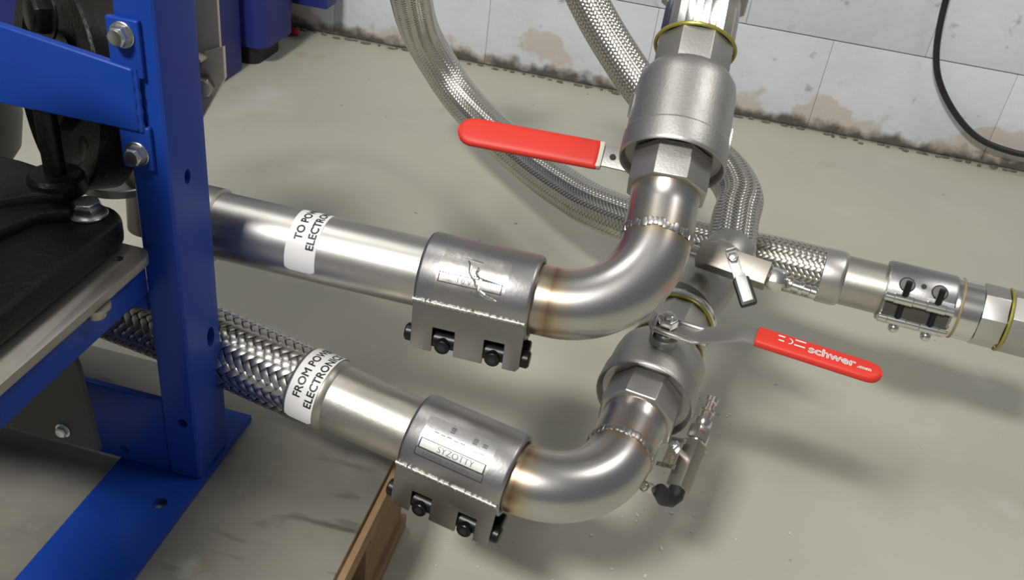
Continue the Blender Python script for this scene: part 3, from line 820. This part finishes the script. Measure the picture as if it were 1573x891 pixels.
# print on the lower grip: reading runs from the valve towards the tip
yy = gy2 + 0.0053
rd = lambda x0, z0: (lambda x, y: (x0-x, yy, z0+y))
obj('grip_lettering', text_mb('schwer', 0.0140, rd(-0.1255, st2-0.0055), bold=0.0005), 'whiteink', go2)
obj('grip_lettering', text_mb('.com', 0.0062, rd(-0.1680, st2-0.0050), bold=0.0003), 'whiteink', go2)
ck = MB()
for i in range(11):
    a0, a1 = R(-80+16*i*0.94), R(-80+16*(i+1)*0.94)
    ck.add([(-0.1075-0.0042*math.cos(a), yy, st2+0.0008+0.0042*math.sin(a)) for a in (a0, a1)] + [(-0.1075-0.0032*math.cos(a), yy, st2+0.0008+0.0032*math.sin(a)) for a in (a1, a0)], [(0, 1, 2, 3)])
for (xx, zz, ln) in ((-0.098, 0.0035, .006), (-0.099, -0.0025, .005), (-0.1130, 0.0045, .0095), (-0.1130, -0.0025, .0095)):
    ck.add([(xx, yy, st2+zz), (xx-ln, yy, st2+zz), (xx-ln, yy, st2+zz+0.0016), (xx, yy, st2+zz+0.0016)], [(0, 1, 2, 3)])
obj('grip_marks', ck, 'whiteink', go2)

# union above the upper valve
U1 = thing('pipe_union', 'steel screwed union with yellow seal ring above the upper valve', 'pipe fitting', frame_zy(E1 + aup*0.203, aup, -n1))
sr = MB(); sr.ring(0.0372, 0.0019, 0.0, 64, 8); obj('seal_ring', sr, 'yellow', U1)
a_ = MB(); hexcap(a_, 0.0365, 0.0015, 0.039, 10, 0.0008); a_.lathe([(0.0015, 0.0350), (0.039, 0.0350)], 64); obj('collar', a_, 'chrome', U1, bevel=0.0004)
b_ = MB(); b_.lathe([(0.039, 0.0335), (0.0405, 0.0350), (0.085, 0.0350)], 64); obj('union_sleeve', b_, 'pipe', U1)
b2 = MB(); hexcap(b2, 0.0440, 0.058, 0.095, 8); obj('union_nut', b2, 'cast', U1, bevel=0.0006)
# union beyond the lower valve, with reducer
U2 = thing('pipe_union', 'steel union with two yellow seal rings beyond the lower valve', 'pipe fitting', frame_zy(E2 + d2*0.153, d2, V((0, 0, 1))))
for z_ in (0.0, 0.046):
    sr = MB(); sr.ring(0.0368, 0.0016, z_, 64, 8); obj('seal_ring', sr, 'yellow', U2)
a_ = MB(); hexcap(a_, 0.0362, 0.0012, 0.0448, 12, 0.0006); obj('collar', a_, 'pipe', U2, bevel=0.0004)
b_ = MB(); b_.lathe([(0.0468, 0.0350), (0.049, 0.0392), (0.053, 0.0398), (0.056, 0.0390), (0.057, 0.0365)], 64); obj('clamp_ring', b_, 'chrome', U2)
red_dir = (d2 + V((0.20, 0, 0.02))).normalized(); red_o = E2 + d2*0.235
red_m = frame_zy(red_o, red_dir, V((0, 0, 1)))
rb_ = MB(); rb_.lathe([(-0.010, 0.0352), (0.020, 0.0352), (0.060, 0.0335), (0.080, 0.030), (0.098, 0.0285)], 64, frame_zy(E2 + d2*0.153, d2, V((0, 0, 1))).inverted() @ red_m); obj('reducer', rb_, 'cast', U2)
red_end = red_o + red_dir*0.098

# ------------------------------------------------------------------ long hoses
def hose(name, label, ctrl, r, N, alpha=45, spc=4, ends=()):
    o0 = V(ctrl[0])
    t = thing(name, label, 'hose', T(*ctrl[0]))
    loc = [tuple(V(p)-o0) for p in ctrl]
    braid(loc, r, N, t, spc=spc, alpha=alpha, amp=0.0008)
    return t, o0

HB_end = E2 + d2*0.325
HA, oA = hose('braided_hose', 'long braided metal hose sweeping down behind the upper valve lever to the right', [
    (-0.430, 1.26, 0.58), (-0.437, 1.324, 0.435), (-0.448, 1.393, 0.358), (-0.451, 1.464, 0.284), (-0.421, 1.490, 0.222), (-0.376, 1.478, 0.179), (-0.306, 1.428, 0.155), (-0.208, 1.340, 0.145), (-0.135, 1.269, 0.150), (-0.077, 1.212, 0.162), (0.044, 1.118, 0.193), (0.111, 1.079, 0.211), (0.158, 1.054, 0.225), (0.219, 1.029, 0.236)], 0.0320, 28)
HB, oB = hose('braided_hose', 'braided metal hose passing behind the upper valve and curling into the lower union', [
    (-0.240, 1.34, 0.53), (-0.162, 1.306, 0.432), (-0.106, 1.278, 0.377), (-0.045, 1.240, 0.333), (0.022, 1.191, 0.306), (0.072, 1.135, 0.297), (0.094, 1.075, 0.293), (0.092, 1.025, 0.286), tuple(red_end + red_dir*0.02)], 0.0275, 28)
rg = MB(); rg.lathe([(-0.004, 0.0285), (0.0, 0.0300), (0.022, 0.0300), (0.027, 0.0280), (0.028, 0.0262)], 56, T(*(-oB)) @ frame(red_end, red_dir)); obj('ferrule', rg, 'cast', HB)

# right-hand line: ferrule, tube, open clamp, union
RD = V((0.426, 1.000, 0.2445)) - V((0.212, 1.029, 0.236)); RD.normalize()
RL = frame_zy((0.212, 1.029, 0.236), RD, (0, 0, 1))
rel = T(*(-oA)) @ RL
f1 = MB(); f1.lathe([(-0.003, 0.0328), (-0.002, 0.0338), (0.018, 0.0338), (0.022, 0.0325), (0.024, 0.0302)], 64, rel); obj('ferrule', f1, 'pipe', HA, sharp=40)
f2 = MB(); f2.lathe([(0.022, 0.0302), (0.090, 0.0302)], 64, rel); obj('tube_end', f2, 'tube', HA)
CR = thing('pipe_coupling', 'open stainless clamp coupling with two long bolts on the right-hand line', 'coupling', RL @ T(0, 0, 0.070))
CL = 0.077
sh = MB(); sh.lathe([(0.0, 0.0310), (0.0, 0.0355), (0.003, 0.0368), (CL-0.003, 0.0368), (CL, 0.0355), (CL, 0.0310)], 72, cap=False)
so = obj('casing', sh, 'coupling', CR, sharp=40)
def pol(a, r): return (-r*math.cos(a), r*math.sin(a))
for z_ in (0.021, 0.057):       # round openings in the casing with dark rims
    rm = MB(); x_, y_ = pol(R(48), 0.0371)
    rm.ring(0.0082, 0.0009, 0.0, 28, 6, frame((x_, y_, z_), (x_, y_, 0))); obj('opening_rim', rm, 'ink', so)
    rm = MB(); rm.cyl(0.0075, -0.001, 0.0004, 28, frame((x_, y_, z_), (x_, y_, 0))); obj('opening', rm, 'chrome', so)
hd = MB(); x_, y_ = pol(R(52), 0.0369); hd.cyl(0.0032, -0.001, 0.0004, 20, frame((x_, y_, 0.039), (x_, y_, 0))); obj('vent_hole', hd, 'ink', so)
for a, nm in ((R(20), 'upper'), (R(-22), 'lower')):
    x_, y_ = pol(a, 0.0405)
    br = MB(); br.cyl(0.0052, 0.0, CL, 24, T(x_, y_, 0), 0.001); br.cyl(0.0060, 0.010, 0.032, 24, T(x_, y_, 0), 0.001); br.cyl(0.0060, 0.046, 0.068, 24, T(x_, y_, 0), 0.001)
    obj('clamp_bar', br, 'chrome', CR)
    x2, y2 = pol(a-R(10) if a < 0 else a+R(8), 0.0385)
    wb = MB(); wb.patch(0.0372, 0.002, CL-0.002, a-R(20), a-R(5), 6, 0.0025) if a < 0 else wb.patch(0.0372, 0.002, CL-0.002, a+R(4), a+R(14), 6, 0.002)
    obj('bar_strap', wb, 'coupling', CR)
gp = MB(); gp.patch(0.0369, 0.003, CL-0.003, R(-18), R(16), 8, 0.0006); obj('dark_gap', gp, 'darksteel', CR)
for z_ in (0.021, 0.057):
    p0 = V((-0.0385, -0.0250, z_)); p1 = V((-0.0370, 0.0380, z_))
    bt = MB(); bt.tube([p0, p0*0.5+p1*0.5, p1], 0.0036, 20); bo = obj('clamp_bolt', bt, 'blackbolt', CR)
    hd = MB(); hd.ball(tuple(p0), 0.0062, 0.0062, 0.0062, None, 16, 8); obj('bolt_head', hd, 'chrome', bo)
UR = thing('pipe_union', 'steel union with tan and yellow seals right of the open clamp', 'pipe fitting', RL @ T(0, 0, 0.1480))
r1 = MB(); r1.lathe([(-0.003, 0.0345), (0.0, 0.0358), (0.004, 0.0358)], 60); obj('end_ring', r1, 'chrome', UR)
r2 = MB(); r2.ring(0.0352, 0.0016, 0.0055, 60, 8); obj('seal_ring', r2, 'tan', UR)
r3 = MB(); r3.lathe([(0.0065, 0.0350), (0.0270, 0.0354), (0.0275, 0.0345)], 60); obj('sleeve', r3, 'chrome', UR)
r4 = MB(); hexcap(r4, 0.0366, 0.0280, 0.0555, 8, 0.0008); obj('octagon_collar', r4, 'pipe', UR, bevel=0.0005)
r5 = MB(); r5.ring(0.0362, 0.0019, 0.0575, 60, 8); obj('seal_ring', r5, 'yellow', UR)
r6 = MB(); hexcap(r6, 0.0372, 0.0590, 0.120, 8, 0.0012, 0.2); obj('octagon_end', r6, 'cast', UR, bevel=0.0005)

# ------------------------------------------------------------------ small bleed valves
def bleed_valve(name, label, mw, s, L, plug, lever_z, lever_dir, lever_style):
    """square or octagon bar along z with a quick-connect nipple at +z; stem on +y"""
    t = thing(name, label, 'valve', mw)
    b = MB(); hexcap(b, s/2*1.414, 0, L, 4, 0.001, PI/4); obj('valve_block', b, 'plate', t, bevel=0.0012)
    n1 = MB(); n1.lathe([(L, s*0.42), (L+0.0015, s*0.46), (L+0.0025, s*0.42)], 28); nr = s*0.52 if lever_style == 1 else 0.0115
    n1.lathe([(L+0.002, nr), (L+0.014, nr), (L+0.0165, nr*0.88)], 6)
    obj('hex_nut', n1, 'chrome', t, bevel=0.0006)
    q = L+0.0165
    n2 = MB(); n2.lathe([(q, 0.0060), (q+0.004, 0.0085), (q+0.008, 0.0085), (q+0.009, 0.0058), (q+0.016, 0.0058), (q+0.0165, 0.0072), (q+0.0195, 0.0072), (q+0.020, 0.0050), (q+0.027, 0.0050), (q+0.028, 0.0063), (q+0.033, 0.0063), (q+0.034, 0.0050), (q+0.034, 0.0028), (q+0.024, 0.0026)], 28, cap=False)
    obj('nipple', n2, 'chrome', t, sharp=40)
    if plug:
        pg = MB(); pg.lathe([(-0.014, 0.0062), (-0.013, 0.0070), (-0.001, 0.0070), (0.001, 0.009)], 24); obj('plug', pg, 'chrome', t)
    ex = 0.0 if lever_style == 1 else 0.010
    sm = T(0, ex, lever_z) @ RX(-PI/2)
    st = MB(); st.cyl(0.0036, s/2-0.001-ex, s/2+0.007, 24, sm); obj('stem', st, 'chrome', t)
    nu = MB(); nu.lathe([(s/2+0.0085, 0.0056), (s/2+0.0125, 0.0056), (s/2+0.0135, 0.0045)], 6, sm); nu.cyl(0.003, s/2+0.0135, s/2+0.0165, 16, sm); obj('stem_nut', nu, 'zinc', t, bevel=0.0004)
    lm = T(0, s/2+0.0072+ex, lever_z) @ RX(-PI/2) @ RZ(lever_dir)     # its x is along the lever
    lv = MB(); lw = 0.0052 if lever_style == 1 else 0.0070
    lv.box(-0.009, 0.022, -lw, lw, 0, 0.0016, lm)
    if lever_style == 1:
        lv.box(0.021, 0.0226, -lw, lw, 0, 0.014, lm); lv.box(0.022, 0.050, -lw, lw, 0.0125, 0.014, lm)
        lv.box(-0.0102, -0.0086, -lw, lw, 0, 0.007, lm)
        obj('lever', lv, 'cast', t, bevel=0.0005)
        g = MB(); g.box(0.024, 0.054, -0.0085, 0.0085, 0.0040, 0.0130, lm); obj('lever_grip', g, 'rubber', t, bevel=0.003, segs=3)
    else:
        lv.box(0.017, 0.022, -0.0125, 0.0085, 0, 0.0016, lm); lv.box(-0.010, -0.005, -0.0125, 0.0085, 0, 0.0016, lm)
        obj('lever', lv, 'chrome', t, bevel=0.0005)
    return t

ba = V((0.97, -0.20, -0.02)).normalized()
bleed_valve('bleed_valve', 'small square bleed valve with nipple and black lever on the lower union', frame_zy((0.051, 0.868, 0.318), ba, V((0.05, -0.70, 0.70))), 0.0245, 0.075, True, 0.037, R(-143), 1)
bt_ = V((0.17, 0.85, 0.48)).normalized()
BV = bleed_valve('bleed_valve', 'small drain valve with upright nipple below the lower elbow', frame_zy((0.0755, 0.653, 0.186), bt_, V((-0.62, -0.62, 0.45))), 0.0165, 0.050, False, 0.030, R(88), 2)
el = MB(); el.tube([V((0, 0, 0.002)), V((0, 0, -0.006)), V((0.002, 0.003, -0.011)), V((0.003, 0.010, -0.014)), V((0.002, 0.022, -0.013))], [0.0078, 0.0085, 0.009, 0.0085, 0.007], 20); obj('elbow_sleeve', el, 'rubber', BV)
sp_ = BV.matrix_world.inverted() @ V((0.045, 0.630, 0.203))
sc_ = MB(); sc_.lathe([(-0.012, 0.0050), (0.0, 0.0056), (0.003, 0.0050), (0.0035, 0.0036), (0.006, 0.0030)], 24, BV.matrix_world.inverted() @ frame((0.045, 0.630, 0.201), (-0.5, -0.6, 0.6))); obj('bleed_screw', sc_, 'chrome', BV)

# ------------------------------------------------------------------ background things
cable_pts, _ = spline([(0.478, 2.100, 0.80), (0.474, 2.100, 0.50), (0.478, 2.100, 0.343), (0.502, 2.100, 0.222), (0.551, 2.100, 0.143), (0.631, 2.098, 0.077), (0.709, 2.096, 0.055), (0.79, 2.094, 0.060), (0.95, 2.09, 0.11), (1.1, 2.09, 0.22)], 90)
cb = MB(); cb.tube([V(p) for p in cable_pts], 0.0068, 14)
tag(obj('cable', cb, 'rubber'), 'black cable hanging in a loop against the block wall', 'cable')

BN = thing('storage_bin', 'dark blue plastic bin on black feet against the wall at left', 'bin', T(-1.05, 1.88, 0))
def rounded_rect(x0, x1, y0, y1, r, n=6):
    out = []
    for (cx_, cy_, a0) in ((x1-r, y1-r, 0), (x0+r, y1-r, PI/2), (x0+r, y0+r, PI), (x1-r, y0+r, 3*PI/2)):
        out += [(cx_+r*math.cos(a0+PI/2*i/n), cy_+r*math.sin(a0+PI/2*i/n)) for i in range(n+1)]
    return out
b1 = MB(); b1.prism(rounded_rect(-0.50, 0.085, -0.33, -0.045, 0.035), 0.004, 0.75); obj('bin_body', b1, 'navy', BN)
b2 = MB(); b2.prism(rounded_rect(-0.50, 0.128, -0.045, 0.115, 0.030), 0.045, 0.75); obj('bin_side', b2, 'navy', BN)
b3 = MB(); b3.prism(rounded_rect(-0.48, 0.100, -0.030, 0.095, 0.020), 0.0005, 0.045); obj('bin_foot', b3, 'rubber', BN)
b4 = MB(); b4.box(0.10, 0.195, 0.14, 0.20, 0.098, 0.40); b4.box(-0.3, 0.11, 0.10, 0.20, 0.098, 0.40); obj('bin_bracket', b4, 'navy', BN, bevel=0.004)
rbm = MB(); rbm.ball((0, 0, 0.010), 0.014, 0.010, 0.010, None, 10, 6)
o = obj('plastic_scrap', rbm, 'redbit', None, T(-0.962, 2.075, 0.0)); tag(o, 'small red plastic scrap on the floor by the wall beside the blue bin', 'scrap')
